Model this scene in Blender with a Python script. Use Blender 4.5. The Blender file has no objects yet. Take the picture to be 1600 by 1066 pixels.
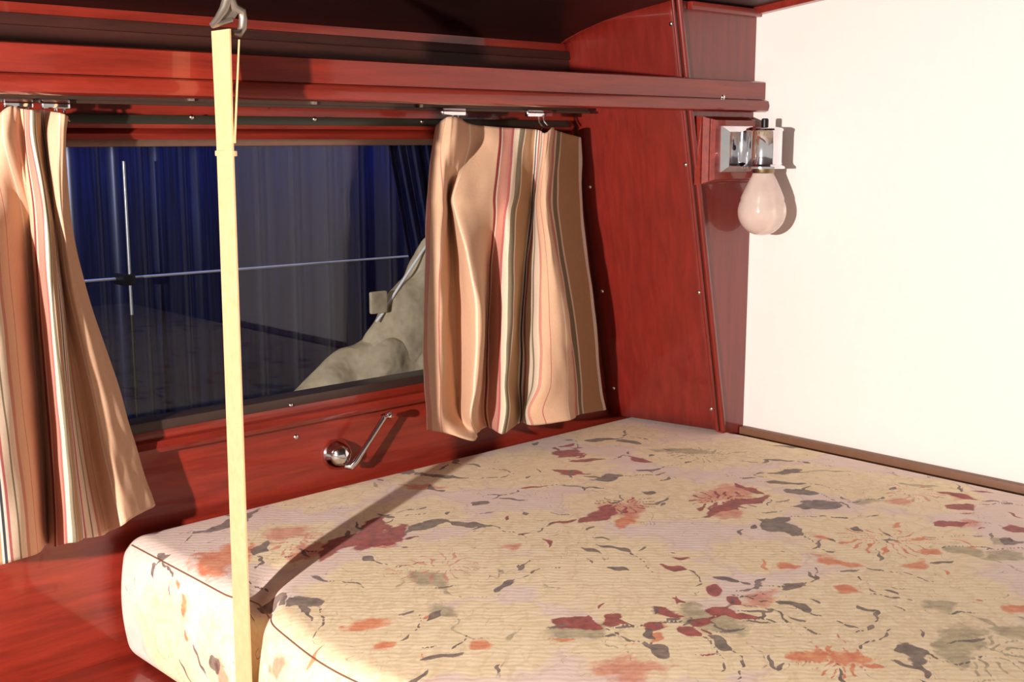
import bpy, bmesh, math, random
import numpy as np
from mathutils import Vector, Matrix, noise
random.seed(4)
sc = bpy.context.scene
ZC = 1.20                      # eye height above the floor; every z below is relative to the eye, builders add ZC

# ------------------------------------------------------------------ camera
F = 1868.0
PITCH = math.atan(318/F); AZ = math.radians(46.5)
FW = Vector((math.cos(AZ)*math.cos(PITCH), math.sin(AZ)*math.cos(PITCH), -math.sin(PITCH)))
RT = Vector((math.sin(AZ), -math.cos(AZ), 0)); UP = RT.cross(FW)
cd = bpy.data.cameras.new('camera'); cam = bpy.data.objects.new('camera', cd)
sc.collection.objects.link(cam)
cd.sensor_width = 36; cd.lens = 36*F/1600; cd.clip_start = 0.01
cam.matrix_world = Matrix((( RT.x, UP.x, -FW.x, 0), (RT.y, UP.y, -FW.y, 0), (RT.z, UP.z, -FW.z, ZC), (0,0,0,1)))
sc.camera = cam

# ------------------------------------------------------------------ world, lights, exposure
sc.view_settings.view_transform = 'Standard'; sc.view_settings.look = 'None'
sc.view_settings.gamma = 1; sc.view_settings.exposure = 0.0
w = bpy.data.worlds.new('world'); sc.world = w; w.use_nodes = True
w.node_tree.nodes['Background'].inputs[0].default_value = (1.0, 0.90, 0.80, 1)
w.node_tree.nodes['Background'].inputs[1].default_value = 0.52
def lamp_light(name, kind, loc, energy, color, target=None, **kw):
    l = bpy.data.lights.new(name, kind); l.energy = energy; l.color = color
    for k, v in kw.items(): setattr(l, k, v)
    o = bpy.data.objects.new(name, l); sc.collection.objects.link(o)
    o.location = (loc[0], loc[1], loc[2]+ZC)
    if target is not None:
        d = Vector(target)-Vector(loc); o.rotation_euler = d.to_track_quat('-Z', 'Y').to_euler()
    return o
lamp_light('work_light', 'AREA', (-0.75, 0.33, 0.0), 58.0, (1.0, 0.89, 0.82), (1.2, 1.05, -0.2), shape='DISK', size=0.035)
lamp_light('shed_light', 'AREA', (1.75, 2.07, 0.06), 4.5, (0.12, 0.22, 1.0), (1.75, 2.19, -0.25), shape='RECTANGLE', size=2.6, size_y=0.03, spread=math.radians(80))

# ------------------------------------------------------------------ helpers
def ray(x, y): return FW + RT*((x-800)/F) - UP*((y-533)/F)
def at(x, y, ax, v):
    r = ray(x, y); return r*(v/r[ax])
def finish(name, me, m, parent=None, smooth=True, label=None, cat=None, group=None, kind=None):
    o = bpy.data.objects.new(name, me); sc.collection.objects.link(o)
    if m: me.materials.append(m)
    if smooth:
        for p in me.polygons: p.use_smooth = True
    if parent:
        o.parent = parent; o.matrix_parent_inverse = Matrix.Identity(4)
        me.transform(Matrix.Translation(-Vector(parent['_w'])))
    tag(o, label, cat, group, kind)
    return o
def tag(o, label=None, cat=None, group=None, kind=None):
    if label: o['label'] = label
    if cat: o['category'] = cat
    if group: o['group'] = group
    if kind: o['kind'] = kind
def thing(name, loc, label, cat, group=None):
    o = bpy.data.objects.new(name, None); sc.collection.objects.link(o); o.empty_display_size = .02
    o.location = (loc[0], loc[1], loc[2]+ZC); o['_w'] = (loc[0], loc[1], loc[2]+ZC)
    tag(o, label, cat, group); return o
class MB:
    def __init__(s): s.v = []; s.f = []
    def add(s, vs, fs):
        n = len(s.v); s.v += [tuple(v) for v in vs]; s.f += [[i+n for i in f] for f in fs]
    def box(s, x0, x1, y0, y1, z0, z1, bev=0.0, seg=2):
        bm = bmesh.new(); bmesh.ops.create_cube(bm, size=1)
        for v in bm.verts: v.co = Vector(((x0+x1)/2+v.co.x*(x1-x0), (y0+y1)/2+v.co.y*(y1-y0), (z0+z1)/2+v.co.z*(z1-z0)))
        if bev: bmesh.ops.bevel(bm, geom=list(bm.edges), offset=bev, segments=seg, profile=.6, affect='EDGES')
        bm.verts.index_update()
        s.add([v.co[:] for v in bm.verts], [[v.index for v in f.verts] for f in bm.faces]); bm.free()
    def tube(s, pts, r, n=12, cap=True):
        pts = [Vector(p) for p in pts]; rs = r if isinstance(r, (list, tuple)) else [r]*len(pts)
        vs = []; fs = []; prev = None
        for i, p in enumerate(pts):
            t = (pts[min(i+1, len(pts)-1)]-pts[max(i-1, 0)]).normalized()
            if prev is None: a = t.orthogonal().normalized()
            else: a = (prev-t*prev.dot(t)).normalized()
            prev = a; b = t.cross(a)
            for k in range(n):
                an = 2*math.pi*k/n; vs.append(p+(a*math.cos(an)+b*math.sin(an))*rs[i])
        for i in range(len(pts)-1):
            for k in range(n): fs.append([i*n+k, i*n+(k+1) % n, (i+1)*n+(k+1) % n, (i+1)*n+k])
        if cap: fs.append(list(range(n))[::-1]); fs.append([(len(pts)-1)*n+k for k in range(n)])
        s.add(vs, fs)
    def lathe(s, c, prof, axis=(0, 0, 1), n=32):   # prof: (radius, offset along axis)
        c = Vector(c); A = Vector(axis).normalized(); a = A.orthogonal().normalized(); b = A.cross(a)
        vs = []; fs = []
        for r, h in prof:
            for k in range(n):
                an = 2*math.pi*k/n; vs.append(c+A*h+(a*math.cos(an)+b*math.sin(an))*max(r, 1e-5))
        for i in range(len(prof)-1):
            for k in range(n): fs.append([i*n+k, i*n+(k+1) % n, (i+1)*n+(k+1) % n, (i+1)*n+k])
        s.add(vs, fs)
    def prism(s, prof, x0, x1):                    # profile in (y,z) extruded along x
        n = len(prof); vs = [(x0, y, z) for y, z in prof]+[(x1, y, z) for y, z in prof]
        fs = [[i, (i+1) % n, n+(i+1) % n, n+i] for i in range(n)]+[list(range(n))[::-1], [n+i for i in range(n)]]
        s.add(vs, fs)
    def build(s, name, m, parent=None, smooth=False, auto=True, **k):
        me = bpy.data.meshes.new(name); me.from_pydata([(x, y, z+ZC) for x, y, z in s.v], [], s.f); me.update()
        bm = bmesh.new(); bm.from_mesh(me); bmesh.ops.recalc_face_normals(bm, faces=bm.faces); 
        if auto:
            bmesh.ops.split_edges(bm, edges=[e for e in bm.edges if len(e.link_faces) == 2 and e.calc_face_angle(0) > math.radians(38)])
        bm.to_mesh(me); bm.free()
        return finish(name, me, m, parent, True, **k)
def grid(name, P, m, parent=None, attrs=None, thick=0, **k):   # P: array [nu][nv] of points (eye-relative z)
    nu = len(P); nv = len(P[0])
    vs = [(p[0], p[1], p[2]+ZC) for row in P for p in row]
    fs = [[i*nv+j, (i+1)*nv+j, (i+1)*nv+j+1, i*nv+j+1] for i in range(nu-1) for j in range(nv-1)]
    me = bpy.data.meshes.new(name); me.from_pydata(vs, [], fs); me.update()
    if attrs:
        for an, vals in attrs.items():
            a = me.attributes.new(an, 'FLOAT', 'POINT'); a.data.foreach_set('value', np.asarray(vals, dtype=np.float32).ravel())
    o = finish(name, me, m, parent, True, **k)
    if thick:
        md = o.modifiers.new('thickness', 'SOLIDIFY'); md.thickness = thick; md.offset = 0
    return o
# ------------------------------------------------------------------ materials
def lin(c):
    return tuple(((x/255)/12.92 if x/255 <= .04045 else ((x/255+.055)/1.055)**2.4) for x in c)+(1,)
class NT:
    def __init__(s, name):
        s.m = bpy.data.materials.new(name); s.m.use_nodes = True; s.t = s.m.node_tree
        s.b = s.t.nodes['Principled BSDF']; s.out = s.t.nodes['Material Output']
    def n(s, kind, **kw):
        x = s.t.nodes.new(kind)
        for k, v in kw.items(): setattr(x, k, v)
        return x
    def l(s, a, b): s.t.links.new(a, b)
    def set(s, **kw):
        for k, v in kw.items(): s.b.inputs[k.replace('_', ' ')].default_value = v
    def coord(s, scale=(1, 1, 1), rot=(0, 0, 0)):
        g = s.n('ShaderNodeNewGeometry'); mp = s.n('ShaderNodeMapping')
        mp.inputs['Scale'].default_value = scale; mp.inputs['Rotation'].default_value = rot
        s.l(g.outputs['Position'], mp.inputs['Vector']); return mp.outputs['Vector']
    def noise(s, vec, scale, detail=4, rough=.6, dist=0):
        x = s.n('ShaderNodeTexNoise'); x.inputs['Scale'].default_value = scale; x.inputs['Detail'].default_value = detail
        x.inputs['Roughness'].default_value = rough; x.inputs['Distortion'].default_value = dist
        if vec is not None: s.l(vec, x.inputs['Vector'])
        return x.outputs['Fac']
    def ramp(s, fac, stops, mode='LINEAR'):
        r = s.n('ShaderNodeValToRGB'); cr = r.color_ramp; cr.interpolation = mode
        while len(cr.elements) < len(stops): cr.elements.new(.5)
        for e, (p, c) in zip(cr.elements, stops): e.position = p; e.color = c
        s.l(fac, r.inputs['Fac']); return r.outputs['Color']
    def math(s, op, a, b=None, c=None, clamp=False):
        x = s.n('ShaderNodeMath', operation=op, use_clamp=clamp)
        for i, v in enumerate((a, b, c)):
            if v is None: continue
            if isinstance(v, (int, float)): x.inputs[i].default_value = v
            else: s.l(v, x.inputs[i])
        return x.outputs[0]
    def mix(s, fac, a, b, mode='MIX'):
        x = s.n('ShaderNodeMix', data_type='RGBA', blend_type=mode)
        for sock, v in ((x.inputs[0], fac), (x.inputs[6], a), (x.inputs[7], b)):
            if isinstance(v, (int, float)): sock.default_value = v
            elif isinstance(v, tuple): sock.default_value = v
            else: s.l(v, sock)
        return x.outputs[2]
    def bump(s, h, strength=.2, dist=.001):
        x = s.n('ShaderNodeBump'); x.inputs['Strength'].default_value = strength; x.inputs['Distance'].default_value = dist
        s.l(h, x.inputs['Height']); s.l(x.outputs['Normal'], s.b.inputs['Normal']); return x
    def attr(s, name):
        x = s.n('ShaderNodeAttribute'); x.attribute_name = name; return x.outputs['Fac']
def wood(name, c0, c1, scale=(3, 40, 40), rough=.35, coat=.6, coatr=.06, spec=.4):
    t = NT(name); v = t.coord(scale)
    n1 = t.noise(v, 2.2, 5, .6, .6); n2 = t.noise(t.coord((scale[0]*4, scale[1]*4, scale[2]*4)), 5, 3, .7)
    n3 = t.noise(t.coord((1, 1, 1)), 3.5, 2, .5)
    f = t.math('ADD', t.math('MULTIPLY', n1, .6), t.math('ADD', t.math('MULTIPLY', n2, .2), t.math('MULTIPLY', n3, .25)))
    t.l(t.ramp(f, [(.34, c0), (.66, c1)]), t.b.inputs['Base Color'])
    t.set(Roughness=rough, Coat_Weight=coat, Coat_Roughness=coatr, Specular_IOR_Level=spec)
    t.bump(n1, .12, .0006); return t.m
def plain(name, c, rough=.5, metal=0, bumps=0, var=.9, **kw):
    t = NT(name); v = t.coord(); n1 = t.noise(v, 60, 3)
    c2 = tuple(x*var for x in c[:3])+(1,)
    t.l(t.ramp(n1, [(.35, c2), (.65, c)]), t.b.inputs['Base Color'])
    t.set(Roughness=rough, Metallic=metal, **kw)
    if bumps: t.bump(t.noise(v, 400, 2), bumps, .0005)
    return t.m
M = {}
M['wood'] = wood('mahogany_varnish', lin((98, 26, 18)), lin((150, 47, 32)))
M['wood_v'] = wood('mahogany_ply_upright', lin((100, 25, 18)), lin((130, 36, 27)), (40, 40, 3), .35, .7, .05)
M['wood_shaded'] = wood('shaded_ply', lin((26, 8, 7)), lin((44, 13, 11)), (3, 30, 30), .5, .2, .2)  # darker copy of the red wood, the ceiling's shade put into its colour
M['wood_back'] = wood('dull_locker_ply', lin((48, 22, 17)), lin((78, 38, 29)), (4, 60, 60), .6, .1, .3)
M['white'] = plain('cream_painted_wall', lin((240, 234, 230)), .5, 0, .02, .985)
M['skirt'] = plain('brown_edge_strip', lin((124, 88, 66)), .5)
M['chrome'] = plain('chrome', (.86, .86, .9, 1), .08, 1)
M['steel'] = plain('dull_steel', (.42, .36, .30, 1), .45, .8)
M['screw'] = plain('nickel_screw', (.85, .82, .75, 1), .22, 1)
M['black_rail'] = plain('dark_olive_rail', lin((52, 50, 40)), .35, .3)
M['brown_rail'] = plain('brown_bronze_track', lin((84, 64, 54)), .35, .4)
M['alu'] = plain('bronze_window_bead', lin((130, 100, 84)), .35, .6)
M['gasket'] = plain('window_gasket', lin((62, 46, 42)), .4)
M['brown_neck'] = plain('brass_bulb_cap', (.30, .22, .12, 1), .35, 1)
M['floor'] = plain('brown_linoleum', lin((90, 60, 45)), .5)
M['cord'] = plain('white_piping', lin((235, 232, 225)), .6)
M['galv'] = plain('galvanised_pole', lin((200, 195, 190)), .3, .6)
M['blackm'] = plain('black_metal', lin((16, 16, 20)), .4, .3)
def strapmat():
    t = NT('cotton_webbing'); v = t.coord((1, 1, 1))
    wv = t.n('ShaderNodeTexWave', wave_type='BANDS', bands_direction='Z'); wv.inputs['Scale'].default_value = 180
    t.l(v, wv.inputs['Vector'])
    n = t.noise(v, 90, 4)
    t.l(t.ramp(n, [(.3, lin((212, 172, 128))), (.7, lin((222, 184, 140)))]), t.b.inputs['Base Color'])
    t.set(Roughness=.8, Specular_IOR_Level=.15); t.bump(wv.outputs['Fac'], .3, .0004); return t.m
M['strap'] = strapmat()
def bulbmat():
    t = NT('frosted_bulb'); n = t.noise(t.coord(), 60, 2)
    t.l(t.ramp(n, [(.3, lin((236, 216, 206))), (.7, lin((244, 226, 216)))]), t.b.inputs['Base Color'])
    t.set(Roughness=.12, Transmission_Weight=.35, Subsurface_Weight=.2, Subsurface_Scale=.01, Coat_Weight=.5, Coat_Roughness=.03)
    return t.m
M['bulb'] = bulbmat()
def glassmat():
    t = NT('window_glass'); t.t.nodes.remove(t.b)
    tr = t.n('ShaderNodeBsdfTransparent'); tr.inputs[0].default_value = (.90, .93, .97, 1)
    gl = t.n('ShaderNodeBsdfGlossy'); gl.inputs['Roughness'].default_value = .012
    g = t.n('ShaderNodeNewGeometry'); dp = t.n('ShaderNodeVectorMath', operation='DOT_PRODUCT')
    t.l(g.outputs['Normal'], dp.inputs[0]); t.l(g.outputs['Incoming'], dp.inputs[1])
    c = t.math('ABSOLUTE', dp.outputs['Value']); sch = t.math('POWER', t.math('SUBTRACT', 1.0, c), 5.0)
    n = t.noise(t.coord(), 6.0, 2)
    fr = t.math('MULTIPLY', t.math('ADD', .038, t.math('MULTIPLY', sch, .96)), t.math('ADD', .70, t.math('MULTIPLY', n, .15)), clamp=True)
    mx = t.n('ShaderNodeMixShader'); t.l(fr, mx.inputs[0])
    t.l(tr.outputs[0], mx.inputs[1]); t.l(gl.outputs[0], mx.inputs[2]); t.l(mx.outputs[0], t.out.inputs['Surface']); return t.m
M['glass'] = glassmat()
def curtainmat():
    t = NT('striped_curtain_cotton'); u = t.math('FRACT', t.attr('fabric_u'))
    pe = lin((224, 184, 152)); pk = lin((208, 146, 128)); cr = lin((238, 218, 194)); mar = lin((150, 62, 62))
    ol = lin((140, 128, 104)); ta = lin((190, 152, 116)); sl = lin((70, 74, 80)); wh = lin((246, 232, 218)); ro = lin((196, 110, 108))
    st = [(0, pe), (.07, cr), (.08, pe), (.40, mar), (.425, cr), (.435, pk), (.50, ro), (.515, cr), (.55, ol), (.59, cr), (.605, ta), (.71, wh), (.725, sl),
          (.745, wh), (.765, ro), (.785, cr), (.83, ol), (.84, cr), (.88, pk), (.90, pe), (.95, ro), (.957, pe)]
    col = t.ramp(u, st, 'CONSTANT')
    n = t.noise(t.coord((1, 1, 1)), 260, 3)
    col = t.mix(.12, col, t.ramp(n, [(.3, (.45, .4, .36, 1)), (.7, (1, 1, 1, 1))]), 'MULTIPLY')
    t.l(col, t.b.inputs['Base Color']); t.set(Roughness=.85, Specular_IOR_Level=.1, Sheen_Weight=.1)
    t.bump(n, .25, .0004)
    tl = t.n('ShaderNodeBsdfTranslucent'); t.l(col, tl.inputs[0]); mx = t.n('ShaderNodeMixShader'); mx.inputs[0].default_value = .12
    t.l(t.b.outputs[0], mx.inputs[1]); t.l(tl.outputs[0], mx.inputs[2]); t.l(mx.outputs[0], t.out.inputs['Surface'])
    return t.m
M['curtain'] = curtainmat()
def jacketmat():
    t = NT('khaki_cotton'); n = t.noise(t.coord(), 30, 4)
    t.l(t.ramp(n, [(.3, lin((158, 140, 110))), (.7, lin((192, 174, 142)))]), t.b.inputs['Base Color']); t.set(Roughness=.85, Specular_IOR_Level=.1)
    t.bump(t.noise(t.coord(), 14, 3), .6, .02); return t.m
M['khaki'] = jacketmat()
def bluesheet(name, c):
    t = NT(name); n = t.noise(t.coord((60, 60, 2)), 3, 3)
    t.l(t.ramp(n, [(.35, tuple(x*.35 for x in c[:3])+(1,)), (.65, c)]), t.b.inputs['Base Color']); t.set(Roughness=.28, Metallic=.3); return t.m
M['shed'] = bluesheet('dark_blue_sheet', lin((20, 28, 58)))
M['tarp'] = bluesheet('dark_blue_tarp', lin((30, 36, 80)))
def floral():
    t = NT('floral_mattress_ticking')
    g = t.n('ShaderNodeNewGeometry'); P = g.outputs['Position']
    def nz(sc_, d=3, dist=0): return t.noise(P, sc_, d, .6, dist)
    wob = t.math('SUBTRACT', nz(55, 3), .5); wob2 = t.math('SUBTRACT', nz(150, 2), .5)
    lil = t.ramp(nz(40), [(.3, lin((224, 200, 188))), (.7, lin((234, 214, 202)))])
    cre = t.ramp(nz(60), [(.3, lin((230, 208, 168))), (.7, lin((242, 224, 188)))])
    w_ = t.math('ADD', t.math('MULTIPLY', wob, 1.1), t.math('MULTIPLY', wob2, .5))
    def mask(att, soft=.12, k=1.0, off=0.0):
        x = t.math('ADD', t.attr(att), t.math('MULTIPLY', w_, k))
        return t.math('DIVIDE', t.math('ADD', x, off), soft, clamp=True)
    col = t.mix(mask('cream', .5, .9), lil, cre)
    # petal shading lines
    pl = t.math('MULTIPLY', mask('petal', .5, .5), t.math('MULTIPLY', nz(30), 1.0))
    col = t.mix(t.math('MULTIPLY', pl, .5), col, lin((200, 168, 128)))
    # thin drawn squiggles
    q = nz(13, 2, 1.6); line = t.math('SUBTRACT', 1.0, t.math('DIVIDE', t.math('ABSOLUTE', t.math('SUBTRACT', q, .5)), .006), clamp=True)
    patch = t.math('MULTIPLY', t.math('SUBTRACT', nz(17, 1), .46), 9, clamp=True)
    patch2 = t.math('MULTIPLY', t.math('SUBTRACT', nz(70, 2), .46), 10, clamp=True)
    col = t.mix(t.math('MULTIPLY', t.math('MULTIPLY', line, patch), t.math('MULTIPLY', patch2, .85)), col, lin((112, 96, 80)))
    def lay(col, att, c0, c1, amt=.93, soft=.14, k=.8):
        cc = t.ramp(nz(85, 3), [(.32, c0), (.7, c1)])
        return t.mix(t.math('MULTIPLY', mask(att, soft, k), amt), col, cc)
    col = lay(col, 'sage', lin((126, 116, 92)), lin((190, 176, 138)), .75, .35)
    col = lay(col, 'pink', lin((196, 108, 92)), lin((226, 158, 128)), .8, .5, 1.3)
    col = lay(col, 'orange', lin((206, 92, 52)), lin((230, 150, 100)), .85, .45, 1.3)
    col = lay(col, 'maroon', lin((120, 34, 40)), lin((176, 74, 70)), .93, .2)
    col = lay(col, 'slate', lin((78, 64, 64)), lin((134, 116, 106)), .9)
    t.l(col, t.b.inputs['Base Color']); t.set(Roughness=.75, Specular_IOR_Level=.2, Sheen_Weight=.08)
    wv = t.n('ShaderNodeTexWave', wave_type='BANDS', bands_direction='DIAGONAL'); wv.inputs['Scale'].default_value = 55
    wv.inputs['Distortion'].default_value = 5; wv.inputs['Detail'].default_value = 2; t.l(P, wv.inputs['Vector'])
    t.bump(t.math('ADD', wv.outputs['Fac'], nz(200, 2)), .16, .0008); return t.m
M['floral'] = floral()

# ------------------------------------------------------------------ room shell
YW = 1.25; XW = 1.493; YC = 1.056; ZM = -.442; ZB = -.589
mb = MB(); mb.box(-1.2, XW+.02, -1.4, YW+.05, -ZC-.02, -ZC); mb.build('floor', M['floor'], kind='structure')
# wall under, above and beside the window
mb = MB(); mb.box(-.9, 1.45, YW, YW+.03, -ZC, -.345); mb.box(-.9, 1.45, YW, YW+.03, -.002, .135); mb.box(-.9, -.35, YW, YW+.03, -.345, -.002); mb.box(1.30, 1.45, YW, YW+.03, -.345, -.002)
wall = mb.build('wall_back', M['wood'], kind='structure'); wall['_w'] = (0, 0, 0)
mb = MB(); mb.box(XW, XW+.03, -.05, YW+.03, -ZC, .32); mb.build('wall_right', M['white'], kind='structure')
mb = MB(); mb.box(XW-.02, XW+.03, -1.4, -.05, -ZC, .32); mb.build('wall_right_rear', M['wood_shaded'], kind='structure')
prof = [(1.30, .10), (1.266, .127), (1.24, .141), (1.215, .151), (1.175, .163), (1.13, .172), (1.06, .184), (.95, .197), (.75, .213), (.4, .232), (-.1, .245), (-1.4, .25)]
# smooth shell of the curved roof
mb = MB(); pr = prof+[(y, z+.025) for y, z in prof[::-1]]; mb.prism(pr, -1.2, XW); mb.build('ceiling', M['wood_shaded'], kind='structure')
def roof(y):
    for (a, b), (c, d) in zip(prof, prof[1:]):
        if c <= y <= a: return b+(d-b)*(y-a)/(c-a)
    return .25
# leaning side panel, facing the window side of the bed
def xr(z): return 1.335+(.078-z)*.2076
def xl(z): return 1.305+(.078-z)*.188
cheek = thing('side_panel', (1.40, 1.15, ZB), 'leaning red varnished plywood panel with round screws, right of the right curtain', 'panel')
zs = [-.436+(.19+.436)*i/24 for i in range(25)]
P = []
for z in zs:
    row = []
    for j in range(13):
        f = j/12; Y = YC+(YW-YC)*f
        row.append((xr(z)*(1-f)+xl(z)*f, Y, min(z, roof(Y)+.002)))
    P.append(row)
o = grid('board', P, M['wood_v'], cheek, thick=.006)
mb = MB(); 
for dx, dy, r in ((-.001, -.001, .0045), (-.010, .003, .0025)):
    mb.tube([(xr(z)+dx, YC+dy, z) for z in (zs[0], -.3, 0, .184)], r, 10)
mb.build('edge_moulding', M['wood_v'], cheek)
def dome(mb, c, n, r=.0035):
    mb.lathe(c, [(0, r*.55), (r*.5, r*.5), (r*.85, r*.25), (r, 0), (r, -r*.5)], n, 14)
n_ch = (-1, -.1, -.2)
for (x, y, Yv) in ((915, 293, 1.235), (935, 455, 1.235), (952, 608, 1.235), (1077, 258, 1.07), (1097, 456, 1.07), (1115, 638, 1.07), (1053, 38, 1.07)):
    f = (Yv-YC)/(YW-YC); c = None
    for k in range(400):
        z = .2-.7*k/400; X = xr(z)*(1-f)+xl(z)*f
        q = at(x, y, 1, Yv)
        if c is None or abs(q.z-z) < abs(c[2]-q.z): c = (X-.003, Yv, z)
    mb = MB(); dome(mb, c, n_ch); mb.build('screw', M['screw'], cheek)
# fixed upright between the leaning panel and the white wall
mb = MB()
vs = []
zz = [ZB, .183]
vs = [(xr(zz[0]), YC, zz[0]), (XW, YC, zz[0]), (XW, YC, zz[1]), (xr(zz[1]), YC, zz[1])]
vs2 = [(x, y+.012, z) for x, y, z in vs]
mb.add(vs+vs2, [[0, 1, 2, 3], [7, 6, 5, 4], [0, 4, 5, 1], [1, 5, 6, 2], [2, 6, 7, 3], [3, 7, 4, 0]])
mb.build('wall_corner', M['wood_v'], kind='structure')
mb = MB(); mb.box(XW-.012, XW, .50, YC-.001, -.452, -.4365, .002); mb.box(XW-.012, XW, -.05, .50, -.452, -.4365, .002)
mb.build('trim_1', M['skirt'], kind='structure')
mb = MB()
for a, b in zip([1.052, .95, .75, .4, -.05], [.95, .75, .4, -.05]):
    za, zb = roof(a), roof(b)
    vs = [(XW-.014, a, za-.010), (XW-.014, b, zb-.010), (XW-.014, b, zb), (XW-.014, a, za)]
    vs += [(XW-.0005, y, z) for _, y, z in vs]
    mb.add(vs, [[0, 1, 2, 3], [7, 6, 5, 4], [0, 4, 5, 1], [1, 5, 6, 2], [2, 6, 7, 3], [3, 7, 4, 0]])
mb.box(1.33, XW, YC-.010, YC-.0005, .172, .183, .002)
mb.build('trim_2', M['wood'], kind='structure')
mb = MB(); mb.box(-.9, 1.31, YW-.008, YW, .112, .124, .002); mb.build('trim_3', M['wood_back'], kind='structure')
# locker back panel above the shelf
mb = MB(); mb.box(-.9, 1.315, YW-.005, YW, .060, .112); mb.build('wall_locker_back', M['wood_back'], kind='structure')

# ------------------------------------------------------------------ window
win = thing('window_1', (.5, YW, -.34), None, None); win['kind'] = 'structure'
mb = MB(); x0, x1 = -.35, 1.30
mb.box(x0, x1, YW-.012, YW+.02, -.347, -.328, .003)                # sill step
mb.prism([(YW-.022, -.352), (YW-.026, -.346), (YW-.022, -.339), (YW, -.337), (YW, -.354)], x0, x1)   # rounded sill nose
mb.prism([(YW-.006, -.002), (YW-.012, .004), (YW-.006, .010), (YW, .011), (YW, -.002)], x0, x1)
mb.prism([(YW-.010, .010), (YW-.014, .016), (YW-.010, .022), (YW, .024), (YW, .010)], x0, x1)
mb.box(x0, x0+.03, YW-.006, YW+.02, -.33, 0, .002); mb.box(x1-.02, x1, YW-.006, YW+.02, -.33, 0, .002)
mb.build('window_frame', M['wood'], win)
mb = MB(); mb.box(x0, x1, YW-.002, YW+.018, -.010, -.001, .002)
mb.build('window_bead', M['alu'], win, label='bronze coloured metal bead along the top of the glass')
mb = MB(); mb.box(x0, x1, YW-.0135, YW+.018, -.329, -.317, .002)
mb.build('window_gasket', M['gasket'], win, label='dark rubber strip along the bottom of the glass')
mb = MB(); mb.box(x0, x1, YW+.010, YW+.014, -.325, -.003); mb.build('window_pane', M['glass'], win)
for (x, y) in ((455, 633), (487, 645), (577, 632)):
    c = at(x, y, 1, YW-.014); mb = MB(); dome(mb, c, (0, -1, .2), .0028); mb.build('screw', M['screw'], win)
c = at(463, 683, 1, YW); mb = MB(); dome(mb, c, (0, -1, 0), .0038); mb.build('screw', M['screw'], wall)
for x, y in ((165, 160), (420, 167)):
    c = at(x, y, 1, YW); mb = MB(); dome(mb, c, (0, -1, 0), .0022); mb.build('screw', M['screw'], wall)

# ------------------------------------------------------------------ shelf
YS = 1.036
sh = thing('shelf', (.4, YS, .04), 'long red varnished shelf with a moulded front edge above the window and curtains', 'shelf')
mb = MB(); mb.prism([(YS, .0545), (YS, .0785), (YS+.003, .080), (YS+.013, .080), (YS+.013, .0545)], -.9, XW-.001)
mb.build('fascia', M['wood'], sh)
mb = MB(); mb.prism([(YS-.001, .054), (YS-.006, .052), (YS-.008, .045), (YS-.006, .0385), (YS-.001, .0365), (YS+.013, .0365), (YS+.013, .054)], -.9, XW-.001)
mb.build('moulding', M['wood'], sh)
mb = MB(); mb.prism([(YS+.013, .050), (YS+.013, .060), (YW-.0055, .060), (YW-.0055, .050)], -.9, 1.300); mb.build('shelf_board', M['wood'], sh)
c = at(1130, 152, 1, YS); mb = MB(); dome(mb, c, (0, -1, 0), .0038); mb.build('screw', M['screw'], sh)

# ------------------------------------------------------------------ curtain rails
YR = 1.20
rl = thing('curtain_track', (.4, YR, .035), 'brown curtain track fixed under the shelf, above the olive rail', 'curtain rail')
mb = MB(); mb.box(-.8, 1.285, YR-.006, YR+.006, .034, .0495, .0015); mb.box(-.8, 1.285, YR-.009, YR-.004, .034, .037); mb.build('track', M['brown_rail'], rl)
for x, y in ((300, 152), (492, 158), (658, 163)):
    c = at(x, y, 1, YR-.010); mb = MB(); mb.box(c.x-.0028, c.x+.0028, YR-.0105, YR-.005, c.z-.004, c.z+.003, .0006); mb.build('bracket', M['steel'], rl)
rl2 = thing('window_rail', (.4, YW-.012, .012), 'dark olive metal rail with bright screws along the window header', 'curtain rail')
mb = MB(); mb.box(-.3, 1.285, YW-.018, YW-.0142, .0145, .0245, .001); mb.box(-.3, 1.285, YW-.0142, YW-.009, .0165, .0225, .001)
mb.build('rail', M['black_rail'], rl2)
for x, y in ((300, 183), (368, 189), (492, 186), (660, 190)):
    c = at(x, y, 1, YW-.018); mb = MB(); dome(mb, (c.x, c.y, c.z), (0, -1, 0), .003 if x != 368 else .0018); mb.build('screw', M['screw'], rl2)

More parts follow.
